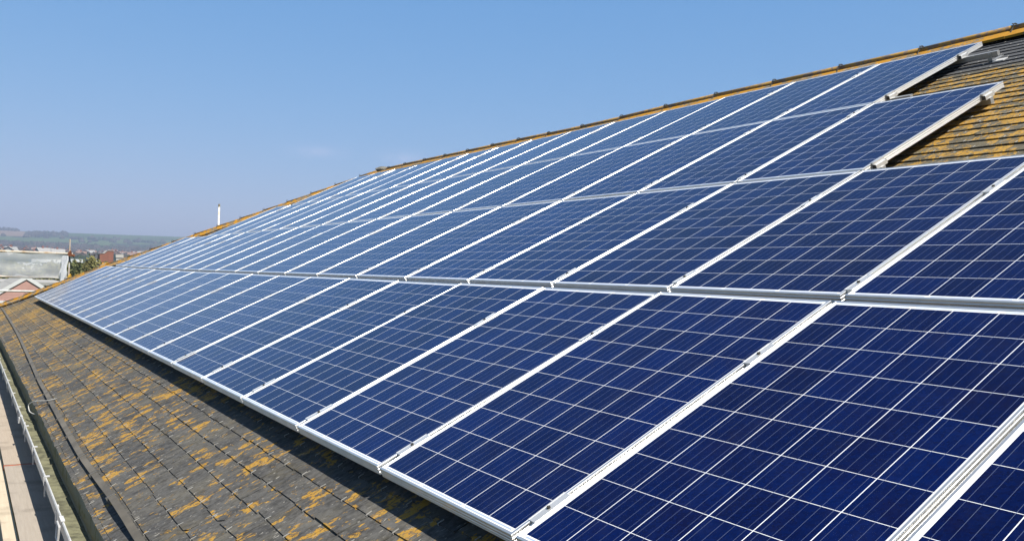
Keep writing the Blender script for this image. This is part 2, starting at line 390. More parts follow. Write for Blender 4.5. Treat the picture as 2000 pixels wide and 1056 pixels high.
def land_mat():
    q = NT('fields'); g = q.geo()
    wv = q.n('ShaderNodeVectorMath', operation='MULTIPLY_ADD')
    nn = q.n('ShaderNodeTexNoise'); q.put(nn.inputs['Vector'], g); nn.inputs['Scale'].default_value = .004; nn.inputs['Detail'].default_value = 4
    q.put(wv.inputs[0], nn.outputs['Color']); wv.inputs[1].default_value = (160, 160, 0); q.put(wv.inputs[2], g)
    vc = q.n('ShaderNodeTexVoronoi'); q.put(vc.inputs['Vector'], q.mapv(wv.outputs[0], (1, 1, 0))); vc.inputs['Scale'].default_value = .0028
    cs = q.n('ShaderNodeSeparateColor'); q.put(cs.inputs[0], vc.outputs['Color'])
    c = q.mix(cs.outputs[0], (.055, .105, .030), (.10, .145, .05))
    c = q.mix(q.m('GREATER_THAN', cs.outputs[1], .86), c, (.26, .19, .13))
    wood = q.ss(q.noise(g, .0055, 7, .62), .545, .575)
    c = q.mix(q.m('MULTIPLY', wood, .9), c, (.040, .042, .030))
    c = q.mix(q.m('MULTIPLY', q.ss(q.noise(g, .03, 5, .6), .5, .7), .35), c, (.05, .07, .03))
    # one ploughed field on the left shoulder
    sp = q.n('ShaderNodeSeparateXYZ'); q.put(sp.inputs[0], g)
    ploughed = q.m('MULTIPLY', q.m('LESS_THAN', q.m('ABSOLUTE', q.m('ADD', sp.outputs[0], 2850)), 260), q.m('LESS_THAN', q.m('ABSOLUTE', q.m('SUBTRACT', sp.outputs[1], 95)), 62))
    c = q.mix(ploughed, c, (.27, .185, .13))
    q.set(Base_Color=q.mix(1.0, c, (.72, .72, .72), 'MULTIPLY'), Roughness=.95, Specular_IOR_Level=.1); return q.mat
M_LAND = land_mat()
tag(polar('ground', [2, 20, 60, 110, 160, 220, 300, 400, 520, 680, 860, 1080, 1350], 144, M_LAND), kind='structure')
tag(polar('hills', [1350, 1600, 1850, 2100, 2350, 2600, 2850, 3050, 3250, 3450, 3650, 3950, 4400, 5000], 288, M_LAND), kind='structure')

# ------------------------------------------------------------------ the building under the camera
bld = empty('building', (0, 0, GROUND))
bld.location = (0, 0, 0)
tag(bld, 'building with the lichen-covered slate roof that carries the solar panels', 'building')
rng = random.Random(3)
GA, CW = .1355, .2515
sl = MB(); hooks = []
UR = 4.6
ncourse = int((RIDGE - (EAVE)) / GA) + 1
for j in range(-7, 55):
    vt = -.125 + GA*j                                   # lower edge of the course
    vb = vt + GA + .05
    if j == -7: vt = EAVE
    if vt > RIDGE - .06: break
    off = (j % 2)*.5*CW + rng.uniform(-.004, .004) - .931 + .12
    k0 = int((hip_u(vt) - off)/CW) - 1; k1 = int((UR - off)/CW)
    for k in range(k0, k1+1):
        a, b_ = off + k*CW + .0015, off + (k+1)*CW - .0015
        lim = hip_u(vt + GA*.5)
        if b_ < lim + .03: continue
        a = max(a, lim)
        dv = rng.gauss(0, .0022) + (rng.uniform(-.012, .006) if rng.random() < .05 else 0); ske = rng.gauss(0, .0015)
        lift = .0075 + abs(rng.gauss(0, .0014)); lf2 = lift + rng.gauss(0, .0008)
        t = min(1, max(0, rng.gauss(.5, .27)))
        if vt > 2.5: lift += .005; lf2 += .005
        top = min(vb, RIDGE + .02)
        th = .006
        ua, ub = a + rng.gauss(0, .001), b_ + rng.gauss(0, .001)
        nip = rng.random() < .12
        lo = [(ua, vt+dv-ske, lift), (ub, vt+dv+ske, lf2)]
        if nip:                                         # chipped corner
            s_ = rng.uniform(.012, .05)
            if rng.random() < .5: lo = [(ua, vt+dv-ske+s_*.6, lift), (ua+s_, vt+dv-ske, lift), (ub, vt+dv+ske, lf2)]
            else: lo = [(ua, vt+dv-ske, lift), (ub-s_, vt+dv+ske, lf2), (ub, vt+dv+ske+s_*.6, lf2)]
        up = [(ub, top, .001), (ua, top, .001)]
        ring = lo + up
        sl.poly([S(*p) for p in ring], 0, t)
        for p, p2 in zip(ring, ring[1:] + ring[:1]):
            if p in up and p2 in up: continue
            sl.quad(S(p[0], p[1], p[2]-th), S(p2[0], p2[1], p2[2]-th), S(*p2), S(*p), 0, t*.6)
        if rng.random() < .93 and j > -7: hooks.append(((ua+ub)/2 + rng.gauss(0, .006), vt+dv, max(lift, lf2)))
INV = PM.inverted()
def uvroof(co):
    q = INV @ Vector(co); return (q.x, q.y)
sl.build('roof_slope', M_SLATE, bld, uvfn=uvroof, attr=True)
# boards under the slates, the two slopes seen from nowhere here, walls
b = MB()
b.poly([P(hip_u(EAVE)+.02, EAVE+.03, HS-.10), P(UR, EAVE+.03, HS-.10), P(UR, RIDGE, HS-.10), P(hip_u(RIDGE)+.02, RIDGE, HS-.10)])
b.build('roof_deck', M_DARK, bld)
HC0 = S(hip_u(EAVE), EAVE, 0); HC1 = S(hip_u(RIDGE), RIDGE, 0); RE = S(UR, RIDGE, 0)
halfw = HC1.y - HC0.y
b = MB(); bk0 = Vector((HC0.x, HC0.y + 2*halfw, HC0.z))
b.poly([HC0, HC1, bk0]); b.build('hip_slope', M_SLATE, bld, uvfn=lambda c: (c[1], c[2]*2.2))
b = MB(); b.poly([bk0, HC1, RE, Vector((UR, bk0.y, HC0.z))]); b.build('rear_slope', M_SLATE, bld, uvfn=lambda c: (c[0], c[2]*2.2))
M_WALL = simple('painted_render', (.52, .48, .42), .9, 0, .12, 2)
b = MB(); b.box(HC0.x+.25, UR, HC0.y+.22, bk0.y-.22, GROUND, HC0.z-.14); b.build('wall', M_WALL, bld)
M_WOODW = simple('painted_fascia', (.55, .54, .50), .7, 0, .2, 4)
b = MB(); b.box(HC0.x+.1, UR, HC0.y+.035, HC0.y+.06, HC0.z-.24, HC0.z-.045); b.build('fascia', M_WOODW, bld)
b = MB(); b.box(HC0.x+.12, UR, HC0.y+.062, HC0.y+.22, HC0.z-.20, HC0.z-.16); b.build('soffit', M_WOODW, bld)

# gutter along the eave
def gutter_mat():
    q = NT('gutter_inside'); o = q.geo(); n = q.noise(q.mapv(o, (1, 3, 3)), 5, 6, .65)
    c = q.mix(n, (.24, .24, .16), (.38, .37, .27)); c = q.mix(q.ss(q.noise(o, 13, 5), .55, .63), c, (.20, .19, .06))
    c = q.mix(q.ss(q.noise(o, 40, 4), .62, .68), c, (.36, .25, .07))
    q.set(Base_Color=q.mix(1.0, c, (.70, .70, .70), 'MULTIPLY'), Roughness=.7); q.bump(q.noise(o, 90, 3), .3, .004); return q.mat
M_GUT = gutter_mat(); M_PVC = simple('weathered_white_plastic', (.80, .79, .77), .45, 0, .16, 9)
M_SILT = simple('gutter_silt', (.24, .235, .14), .9, 0, .4, 12, bump=.5)
GY0, GY1, GZT, GZB = HC0.y + .030, -.925, -.580, -.690
gb = MB()
xs = [HC0.x - .1, -16, -12, -9.42, -6.2, -3.2, .2, UR]
for x0, x1 in zip(xs[:-1], xs[1:]):
    prof = [(GY0, GZT+.015), (GY0-.004, GZB+.02), (GY0-.02, GZB), (GY1+.022, GZB), (GY1+.006, GZB+.02), (GY1, GZT)]
    for (ya, za), (yb, zb) in zip(prof[:-1], prof[1:]):
        gb.quad((x0, ya, za), (x1, ya, za), (x1, yb, zb), (x0, yb, zb), 0)
    out = [(GY1, GZT), (GY1-.006, GZT+.002), (GY1-.010, GZT-.004), (GY1-.008, GZT-.012), (GY1-.004, GZT-.014), (GY1+.003, GZB+.018), (GY1+.022, GZB-.003), (GY0-.02, GZB-.003)]
    for (ya, za), (yb, zb) in zip(out[:-1], out[1:]):
        gb.quad((x0, ya, za), (x1, ya, za), (x1, yb, zb), (x0, yb, zb), 1)
    gb.box(x1-.06, x1-.02, GY1-.004, GY1+.012, GZB-.004, GZT-.014, 1)
gut = gb.build('gutter', [M_GUT, M_PVC], bld)
b = MB()
for i in range(70):
    x0 = -24 + i*.41; 
    za = [GZB+.012+.010*noise.noise(Vector((x0+.41*t, 0, 0))*1.7) for t in (0, 1)]
    b.quad((x0, GY1+.008, za[0]), (x0+.41, GY1+.008, za[1]), (x0+.41, GY0-.006, za[1]), (x0, GY0-.006, za[0]))
b.build('gutter_silt', M_SILT, gut)
br = MB()                                               # clip over the lip and the strap that hangs from it
br.box(-.013, .013, GY1-.012, GY1+.018, GZT+.003, GZT+.009)
br.box(-.011, .011, GY1-.016, GY1-.011, GZT-.05, GZT+.003)
br.box(-.012, .012, GY1-.0105, GY1-.004, GZB-.01, GZT-.03)
brk = br.build('gutter_bracket', M_PVC, gut)
bx = [-11.9, -10.4, -9.2, -8.07, -7.05, -5.94, -4.95, -3.95, -13.4, -14.9, -16.4, -18]
brk.location.x = bx[0]
for x in bx[1:]:
    c = dup(brk, gut); c.location.x = x + rng.uniform(-.03, .03)
b2 = MB()                                               # the looped bracket nearest the camera, and the strap kind between clips
for s_ in (-1, 1): b2.tube((s_*.055, GY1-.022, GZT-.02), (s_*.045, GY1-.026, GZB+.01), .006, 8)
b2.tube((-.055, GY1-.022, GZT-.02), (.055, GY1-.022, GZT-.02), .006, 8)
b2.tube((-.045, GY1-.026, GZB+.01), (.045, GY1-.026, GZB+.01), .006, 8)
b2.box(-.05, .05, GY1-.016, GY1+.004, GZT+.003, GZT+.009)
bk2 = b2.build('gutter_bracket', M_PVC, gut)
b2x = [-2.86, -6.5]
bk2.location.x = b2x[0]
for x in b2x[1:]:
    c = dup(bk2, gut); c.location.x = x; c.scale = (.5, 1, .55); c.location.z = GZT*.45

# slate hooks: the hundred nearest as parts, the others as one
M_HOOK = simple('bright_hook_wire', (.60, .58, .53), .4, .2, .2, 30)
hm = MB(); hm.box(-.0015, .0015, -.004, .022, .0005, .0036); hm.box(-.0015, .0015, -.007, -.004, -.008, .0036)
vis = [h for h in hooks if (h[1] < .06 or (h[0] > -3.6 and h[1] > 3.0))]
vis.sort(key=lambda h: (P(h[0], h[1], HS) - CAM).length)
vis = [h for h in vis if h[0] < -.2]
hk0 = None
for h in vis[:100]:
    if hk0 is None: hk0 = hm.build('slate_hook', M_HOOK, bld); o = hk0
    else: o = dup(hk0, bld)
    m4 = PM.to_4x4(); m4.translation = S(*h); o.matrix_local = m4 @ Matrix.Rotation(rng.gauss(0, .12), 4, 'Z')
hm2 = MB()
for h in vis[100:]:
    hm2.box(h[0]-.0018, h[0]+.0018, h[1]-.004, h[1]+.022, .0005+h[2], .0036+h[2], 0, S)
tag(hm2.build('slate_hook', M_HOOK, bld), kind='stuff')

# ridge tiles: two wings under a roll, a wire hook at every joint
def ridge_tile(L, wing, name, hooked=True):
    b = MB(); 
    n = 6
    for s_ in (-1, 1):
        for i in range(n):
            x0, x1 = L*i/n, L*(i+1)/n
            j0, j1 = [.004*math.sin(9*i+s_), .004*math.sin(9*(i+1)+s_)]
            b.hexa([(x0, s_*.018, -.022), (x1, s_*.018, -.022), (x1, s_*(wing+j1), -wing*.47-.030), (x0, s_*(wing+j0), -wing*.47-.030),
                    (x0, s_*.018, .0), (x1, s_*.018, .0), (x1, s_*(wing+j1), -wing*.47-.008), (x0, s_*(wing+j0), -wing*.47-.008)])
    o = b.build(name, M_RIDGE, bld, recalc=True)
    b = MB(); b.tube((0, 0, .017 if hooked else .008), (L, 0, .017 if hooked else .008), .030 if hooked else .022, 12)
    for f in b.f: pass
    r_ = b.build('roll', M_ROLL if hooked else M_RIDGE, o, smooth=False)
    for p in r_.data.polygons: p.use_smooth = len(p.vertices) == 4
    b = MB(); pts = []
    for k in range(9):
        a = math.pi*(k/8) ; pts.append((.01, -.047*math.cos(a), .012+.047*math.sin(a)))
    pts = [(.01, -.085, -.045)] + pts + [(.01, .085, -.045)]
    b.path(pts, .005 if hooked else .004, 6)
    if hooked: b.path([(.01, -.03, .045), (-.015, -.01, .060), (.02, .01, .052)], .004, 6)
    b.build('wire_hook', M_DARK, o)
    return o
def place_tree(src, mat, first):
    if first: src.matrix_local = mat; return src
    o = dup(src, bld); o.matrix_local = mat
    for ch in src.children:
        c = dup(ch, o)
    return o
def frame_mat(a, b):
    x = (b-a).normalized(); y = Vector((0, 0, 1)).cross(x).normalized(); z = x.cross(y)
    m4 = Matrix((x, y, z)).transposed().to_4x4(); m4.translation = a; return m4
RH = [(-18.2, -.02), (-16.2, -.012), (-15, -.008), (-11.3, -.016), (-9.5, -.024), (-8.6, -.026), (-7.4, -.018), (-6.3, .002), (-4.9, .0), (-3.0, .004), (-2.08, .020), (-1.0, .04), (5, .04)]
def rh(u):
    for (a, ha), (b_, hb) in zip(RH[:-1], RH[1:]):
        if u <= b_: return ha + (hb-ha)*(u-a)/(b_-a)
    return .04
edges = [4.4, 3.48, 2.56, 1.64, .72, -.20, -1.12, -2.079, -2.994, -3.941, -4.86, -5.80, -6.74, -7.684, -8.635, -9.545, -10.459, -11.327, -12.24, -13.15, -14.06, -15.0, -15.85, -16.2]
rt = ridge_tile(.93, .165, 'ridge_tile')
for i, (u1, u0) in enumerate(zip(edges[:-1], edges[1:])):
    a = P(u0, RIDGE, rh(u0) - .052); c = P(u1, RIDGE, rh(u1) - .052)
    m4 = frame_mat(a, c); m4 = m4 @ Matrix.Diagonal(((c-a).length/.93, 1, 1, 1)) @ Matrix.Translation((0, 0, rng.gauss(0, .003)))
    place_tree(rt, m4, i == 0)
ht = ridge_tile(.60, .19, 'hip_tile', False)
A = S(hip_u(EAVE), EAVE, .035); Bp = S(hip_u(RIDGE), RIDGE, .05); nh = int((Bp-A).length/.60)
hvis = []
for i in range(nh):
    v0 = EAVE + (RIDGE-EAVE)*i/nh; v1 = EAVE + (RIDGE-EAVE)*(i+1)/nh
    a = S(hip_u(v0), v0, .090); c = S(hip_u(v1), v1, .078)
    m4 = frame_mat(a, c) @ Matrix.Diagonal(((c-a).length/.60*1.02, 1, 1, 1))
    place_tree(ht, m4, i == 0)
# mortar lump where the hips meet the ridge
b = MB(); 
q0 = P(-16.15, RIDGE, -.045)
bm = bmesh.new(); bmesh.ops.create_icosphere(bm, subdivisions=3, radius=.15)
for v in bm.verts: v.co *= 1 + .25*noise.noise(v.co*9); v.co.z *= .45; v.co.x *= 1.5
me = bpy.data.meshes.new('hip_saddle'); bm.to_mesh(me); bm.free(); me.materials.append(simple('mortar', (.30, .28, .23), .95, 0, .3, 14, bump=.5))
o = bpy.data.objects.new('hip_saddle', me); COL.objects.link(o); o.parent = bld; o.location = q0

# ------------------------------------------------------------------ solar panels
PW, PL, PITCH = .992, 1.640, 1.012
def panel_proto():
    root = empty('solar_panel')
    prof = [(.0026, 0), (.0010, -.0007), (0, -.0024), (0, -.0080), (.0018, -.0096), (.0018, -.0130), (0, -.0150), (0, -.0215), (.0018, -.0231), (.0018, -.0265), (0, -.0285), (0, -.0345), (.0012, -.0356), (0, -.0370), (0, -.040), (.030, -.040), (.030, -.0385), (.0105, -.0385), (.0105, -.0035), (.0115, -.0012), (.0105, 0)]
    b = MB(); n = len(prof)
    cor = [(0, 0, 1, 1), (PW, 0, -1, 1), (PW, PL, -1, -1), (0, PL, 1, -1)]
    for (x, y, sx, sy) in cor:
        for (o, h) in prof: b.v.append((x+sx*o, y+sy*o, h))
    for c in range(4):
        d = (c+1) % 4
        for i in range(n):
            j = (i+1) % n
            b.f.append((c*n+i, c*n+j, d*n+j, d*n+i)); b.m.append(0); b.at.append(float(c % 2))
    fr = b.build('frame', M_ALU, root, attr=True, recalc=True)
    b = MB(); e = .0104
    b.quad((e, e, -.0022), (PW-e, e, -.0022), (PW-e, PL-e, -.0022), (e, PL-e, -.0022))
    b.build('cell_sheet', M_CELL, root, uvfn=lambda c: (c[0], c[1]))
    b = MB(); b.quad((e, PL-e, -.008), (PW-e, PL-e, -.008), (PW-e, e, -.008), (e, e, -.008))
    b.build('back_sheet', simple('white_backsheet', (.75, .75, .74), .6), root)
    return root
proto = panel_proto()
def clamp_mb():                                          # T-clamp sitting in the seam, bolt in the middle
    b = MB(); b.box(-.019, .017, -.075, .075, .0006, .0032); b.box(-.008, .008, -.075, .075, -.036, .0006)
    b.quad((.0168, -.075, .0046), (.0207, -.075, .0004), (.0207, .075, .0004), (.0168, .075, .0046))  # added facet, angled to throw a sun glint towards the camera
    for s_ in (-1, 1): b.box(s_*.0165-.002, s_*.0165+.002, -.075, .075, .0032, .0046)
    return b
def clamp_bolt(par):
    b = MB(); b.tube((0, -.004, .0032), (0, -.004, .0088), .0068, 8); return b.build('bolt', M_DARK, par)
cl0 = clamp_mb().build('clamp', M_CLAMP); clamp_bolt(cl0)
def end_clamp_mb():
    b = MB(); b.box(.000, .030, -.05, .06, -.040, -.014); b.box(-.010, .016, -.05, .06, .001, .0045); b.box(.0025, .016, -.05, .06, -.014, .001)
    return b
ec0 = end_clamp_mb().build('clamp', M_CLAMP)
b = MB(); b.box(.003, .027, -.0515, -.0505, -.037, -.009); b.build('hollow_shade', M_DARK, ec0)  # dark plate on the solid end, painting the shade inside a hollow profile
CLV = [(.165, 1.205), (.145, 1.19), (.15, 1.405), (.235, 1.30)]
rows = [(0, -2, 20), (1, -1, 19), (2, 1, 17), (3, 2, 16)]
ROWN = ['bottom row', 'second row up', 'third row up', 'top row']
ORD = ['rightmost', 'second from the right', 'third from the right', 'fourth from the right', 'fifth from the right', 'sixth from the right', 'seventh from the right', 'eighth from the right', 'ninth from the right', 'tenth from the right', 'eleventh from the right', 'tenth from the left', 'ninth from the left', 'eighth from the left', 'seventh from the left', 'sixth from the left', 'fifth from the left', 'fourth from the left', 'third from the left', 'second from the left', 'leftmost']
def order(i, n):
    j = n - 1 - i
    words = ['', 'second', 'third', 'fourth', 'fifth', 'sixth', 'seventh', 'eighth', 'ninth', 'tenth', 'eleventh']
    if i <= j: return 'rightmost' if i == 0 else words[i] + ' from the right end'
    return 'leftmost' if j == 0 else words[j] + ' from the left end'
first = True
clused = False; ecused = False
for r, ka, kb in rows:
    n = kb - ka
    for i, k in enumerate(range(ka, kb)):
        u0 = -(k+1)*PITCH + .010; v0 = VL[r] + .012
        z00, z10 = und_line(r, u0), und_line(r, u0+PW)
        z01, z11 = und_line(r+1, u0), und_line(r+1, u0+PW)
        c = Vector((u0, v0, (z00*3+z10*.5+z01*.5-z11*0)/4*0 + z00 + ((z11 - z10 - z01 + z00)*-.25)))
        su = ((z10-z00)+(z11-z01))/2/PW; sv = ((z01-z00)+(z11-z10))/2/PL
        c.z = (z00+z10+z01+z11)/4 - su*PW/2 - sv*PL/2
        X = Vector((1, 0, su)).normalized(); Y = Vector((0, 1, sv)); Y = (Y - X*X.dot(Y)).normalized(); Z = X.cross(Y)
        m3 = PM @ Matrix((X, Y, Z)).transposed(); m4 = m3.to_4x4() @ Matrix.Rotation(rng.gauss(0, .0016), 4, 'X') @ Matrix.Rotation(rng.gauss(0, .0008), 4, 'Y'); m4.translation = P(*c)
        if first: pn = proto; first = False
        else:
            pn = dup(proto)
            for ch in [q for q in proto.children if q.name.split('.')[0] in ('frame', 'cell_sheet', 'back_sheet')]: dup(ch, pn)
        pn.matrix_world = m4
        extra = ''
        if r == 0 and i == 0: extra = ', mostly cut off by the lower right corner'
        if r == 1 and i == 0: extra = ', cut off by the right edge'
        if r in (2, 3) and i == 0: extra = ', beside bare slates'
        tag(pn, 'blue solar panel in the %s, %s%s' % (ROWN[r], order(i, n), extra), 'solar panel', 'solar panels on the slate roof')
        for cv in CLV[r]:
            if i == 0 and r in (2, 3):
                o = ec0 if not ecused else dup(ec0)
                if ecused:
                    for ch in ec0.children: dup(ch, o)
                ecused = True; o.parent = pn; o.location = (PW+.0006, cv-.012+.02*0, 0)
                continue
            if i == 0: continue
            o = cl0 if not clused else dup(cl0)
            if clused:
                for ch in cl0.children: dup(ch, o)
            clused = True
            o.parent = pn; o.location = (PW+.010, cv-.012 + rng.gauss(0, .012), rng.uniform(0, .001)); o.rotation_euler = (rng.gauss(0, .012), rng.gauss(0, .035), rng.gauss(0, .02))
# rails under the rows
for r, ka, kb in rows:
    ue, us = -kb*PITCH + .0, -ka*PITCH + .03
    for q, cv in enumerate(CLV[r]):
        ex = .27 if (r == 3 and q == 1) else (.14 if (r == 3 and q == 0) else .0)
        b = MB(); v0 = VL[r] + cv; nseg = 16
        for i in range(nseg):
            ua = ue + (us+ex-ue)*i/nseg; ub = ue + (us+ex-ue)*(i+1)/nseg
            for (a0, a1, h0, h1) in ((-.019, .019, -.082, -.0405),):
                pts = []
                for h in (h0, h1):
                    for (uu, vv) in ((ua, v0+a0), (ub, v0+a0), (ub, v0+a1), (ua, v0+a1)):
                        pts.append(P(uu, vv, h + und(uu, vv)))
                b.hexa(pts)
        o = b.build('mounting_rail', M_RAIL)
        tag(o, '%s aluminium rail under the %s of solar panels' % (('lower', 'upper')[q], ROWN[r]), 'rail', 'mounting rails under the solar panels')
# roof hook carrying the end of the topmost rail, with its white packer
def hook(u, v, label):
    e = empty('roof_hook', P(u, v, HS)); 
    m4 = PM.to_4x4(); m4.translation = P(u, v, HS + und(u, v)*.9); e.matrix_world = m4
    b = MB(); b.box(-.016, .016, -.028, -.020, .014, .085); b.box(-.016, .016, -.028, .16, .012, .018); b.build('arm', M_STEEL, e)
    b = MB(); b.box(.03, .12, -.055, .02, .012, .019); b.build('packer', M_PVC, e)
    b = MB(); b.tube((0, -.036, .068), (0, -.026, .068), .008, 8); b.build('bolt', M_STEEL, e)
    tag(e, label, 'roof hook', 'roof hooks at the rail ends')
hook(-1.79, VL[3]+CLV[3][1], 'small steel roof hook with white packer under the topmost rail end')

# ------------------------------------------------------------------ strip, wire, boards by the gutter
M_CLIP = simple('dull_clip', (.20, .19, .17), .6, .2, .2, 20)
M_STRIP = simple('weathered_strip', (.20, .175, .135), .7, .1, .25, 5)
pth = [(-23.0, -.63, .012), (-19, -.66, .012), (-15.8, -.69, .014), (-13.6, -.72, .010), (-11, -.765, .018), (-9.6, -.79, .014), (-8.0, -.822, .014), (-7.1, -.83, .018), (-6.5, -.838, .014), (-5.2, -.85, .016), (-4.1, -.858, .016), (-3.6, -.853, .014), (-3.1, -.845, .018), (-2.7, -.840, .040), (-2.3, -.838, .032), (-1.98, -.838, .018), (-1.0, -.83, .014), (1.2, -.83, .014)]
def smooth_path(p, n=6):
    out = []
    for i in range(len(p)-1):
        a = Vector(p[max(0, i-1)]); b_ = Vector(p[i]); c = Vector(p[i+1]); d = Vector(p[min(len(p)-1, i+2)])
        for k in range(n):
            t = k/n; out.append(.5*((2*b_) + (c-a)*t + (2*a-5*b_+4*c-d)*t*t + (3*b_-a-3*c+d)*t**3))
    out.append(Vector(p[-1])); return out
sp = smooth_path(pth)
b = MB(); W2 = .018
for a, c in zip(sp[:-1], sp[1:]):
    pts = []
    for dh in (.010, .014):
        pts += [S(a.x, a.y-W2, a.z+dh), S(c.x, c.y-W2, c.z+dh), S(c.x, c.y+W2, c.z+dh), S(a.x, a.y+W2, a.z+dh)]
    b.hexa(pts)
strip = b.build('metal_strip', M_STRIP)
tag(strip, 'flat grey-brown strip clipped along the lowest slates above the gutter', 'strip')
def at_u(u):
    return min(sp, key=lambda q: abs(q.x-u))
for u in (-2.75, -3.45, -3.98, -4.75, -5.55, -6.45, -7.0, -8.3, -9.7, -11.2):
    p = at_u(u); b = MB(); b.box(u-.006, u+.006, p.y-.025, p.y+.028, p.z+.0145, p.z+.018, 0, S); b.box(u-.008, u+.008, p.y-.028, p.y-.020, .006, p.z+.018, 0, S); b.box(u-.006, u+.006, p.y+.024, p.y+.032, .006, p.z+.018, 0, S)
    b.build('clip', M_CLIP, strip)
b = MB(); 
wp = smooth_path([(-6.45, -.80, .036), (-6.52, -.86, .040), (-6.72, -.94, .045), (-6.88, -1.0, .02), (-6.80, -1.02, -.03), (-6.62, -.99, -.045)], 8)
b.path([S(*q) for q in wp], .0045, 8)
tag(b.build('wire', simple('white_cable', (.74, .72, .66), .5), smooth=True), 'white wire hooked from the strip down over the gutter', 'wire')

def board_mat(name, c1, c2):
    c1 = tuple(c*KA for c in c1); c2 = tuple(c*KA for c in c2)
    q = NT(name); o = q.geo(); g = q.noise(q.mapv(o, (1.2, 24, 24)), 3, 6, .6); n = q.noise(o, 4, 5)
    c = q.mix(g, c1, c2); c = q.mix(q.m('MULTIPLY', q.ss(n, .5, .7), .5), c, tuple(k*.55 for k in c1))
    q.set(Base_Color=c, Roughness=.85); q.bump(g, .4, .004); return q.mat
M_BG = board_mat('grey_scaffold_board', (.34, .29, .235), (.50, .44, .37)); M_BL = board_mat('pale_scaffold_board', (.58, .47, .33), (.74, .63, .47)); M_BP = board_mat('pinkish_scaffold_board', (.40, .325, .25), (.52, .44, .35))
M_BAND = simple('orange_band', (.62, .14, .05), .6, 0, .25, 12)
ZB = -.85
def board(x0, x1, y0, y1, mat, label, dz=0.0, band=None):
    e = empty('scaffold_board', ((x0+x1)/2, (y0+y1)/2, ZB-.038+dz)); L, W_ = (x1-x0)/2, (y1-y0)/2
    b = MB(); b.box(-L+.004, L-.004, -W_+.003, W_-.003, 0, .038); b.build('plank', mat, e)
    if band is not None:
        b = MB(); xx = band*(L-.02)
        b.box(xx-.014, xx+.014, -W_-.001, W_+.001, -.001, .0395); b.build('end_band', M_BAND, e)
    tag(e, label, 'scaffold board', 'scaffold boards below the gutter')
board(-4.25, 3.2, -1.085, -.86, M_BG, 'grey scaffold board below the gutter, nearest of its run', .004)
board(-5.76, -4.25, -1.085, -.86, M_BG, 'short grey scaffold board below the gutter between two butt joints', 0, -1)
board(-9.6, -5.76, -1.085, -.86, M_BP, 'grey-brown scaffold board below the gutter beyond the orange band', .003)
board(-14.5, -9.6, -1.085, -.86, M_BG, 'farthest scaffold board in the row below the gutter', 0)
board(-5.95, 3.2, -1.168, -1.098, M_BL, 'narrow pale timber lying beside the grey scaffold boards', .012)
board(-12.0, -5.95, -1.30, -1.098, M_BP, 'pinkish scaffold board beyond the end of the pale timber', .002)
board(-6.2, 3.2, -1.41, -1.185, M_BG, 'grey scaffold board outside the pale timber', -.01)

# ------------------------------------------------------------------ scaffold and netting beyond the hip
def px(x, y, d):                                        # a place on the line of sight, d metres off (used to measure real positions)
    q = (cx*((x-1000)/1715.7) + cy*((y-528)/1715.7) + cz).normalized(); return CAM + q*d
M_POLE = simple('scaffold_tube', (.86, .80, .68), .5, .1, .3, 5, dirt=(.66, .46, .26))
M_POLEW = simple('white_tube', (.86, .85, .80), .5, 0, .15, 7)
M_RUST = simple('rusty_coupler', (.30, .10, .035), .8, .3, .3, 30); M_YEL = simple('yellow_coupler', (.78, .45, .03), .6, 0, .2, 30)
M_TUBE = simple('grey_tube', (.36, .37, .36), .5, .3, .25, 6, dirt=(.30, .22, .15)); XS = -27.7
sca = empty('scaffold', (XS, 1.35, GROUND))
tag(sca, 'tube scaffold with guard rails standing beyond the far hip end', 'scaffold')
def spart(name, b, mat, smooth=True):
    o = b.build(name, mat, smooth=smooth); o.parent = sca; o.matrix_parent_inverse = Matrix.Translation(-sca.location); return o
b = MB(); b.tube((XS-.02, 1.34, GROUND), (XS+.0, 1.385, 1.55), .022, 12); spart('standard', b, M_TUBE)
b = MB(); b.tube((XS-.02, -5.6, GROUND), (XS-.02, -5.6, 1.55), .028, 12); spart('standard', b, M_POLEW)
b = MB(); b.tube((XS+.06, -6.2, 1.12), (XS+.06, 1.46, 1.10), .036, 12); spart('guard_rail', b, M_POLE)
b = MB(); b.tube((XS+.06, -6.2, .375), (XS+.06, 1.38, .36), .036, 12); spart('guard_rail', b, M_POLE)
b = MB(); b.tube((XS-1.3, -6.2, -.09), (XS-1.3, 2.2, -.10), .032, 12); spart('guard_rail', b, M_POLEW)
def coupler(c, mat):
    b = MB(); c = Vector(c); b.box(c.x-.06, c.x+.10, c.y-.055, c.y+.05, c.z-.055, c.z+.055); b.tube(c+Vector((.05, .05, -.02)), c+Vector((.05, .13, -.05)), .04, 8); b.tube(c+Vector((.05, -.02, .05)), c+Vector((.05, .03, .11)), .03, 8)
    spart('coupler', b, mat, False)
coupler((XS+.03, 1.385, 1.08), M_RUST); coupler((XS+.03, 1.40, .37), M_YEL)
def net_mat():
    q = NT('debris_netting'); o = q.obj()
    tr = q.n('ShaderNodeBsdfTransparent'); df = q.n('ShaderNodeBsdfDiffuse'); tl = q.n('ShaderNodeBsdfTranslucent')
    df.inputs[0].default_value = (.80, .80, .80, 1); tl.inputs[0].default_value = (.80, .80, .80, 1)
    a1 = q.n('ShaderNodeMixShader'); a1.inputs[0].default_value = .5; q.t.links.new(df.outputs[0], a1.inputs[1]); q.t.links.new(tl.outputs[0], a1.inputs[2])
    mx = q.n('ShaderNodeMixShader'); q.put(mx.inputs[0], q.m('ADD', .50, q.m('MULTIPLY', q.noise(q.mapv(o, (2, 2, 1)), 2.5, 5, .6), .22)))
    q.t.links.new(tr.outputs[0], mx.inputs[1]); q.t.links.new(a1.outputs[0], mx.inputs[2]); q.t.links.new(mx.outputs[0], q.out.inputs['Surface'])
    q.mat.blend_method = 'HASHED' if hasattr(q.mat, 'blend_method') else q.mat.blend_method
    return q.mat
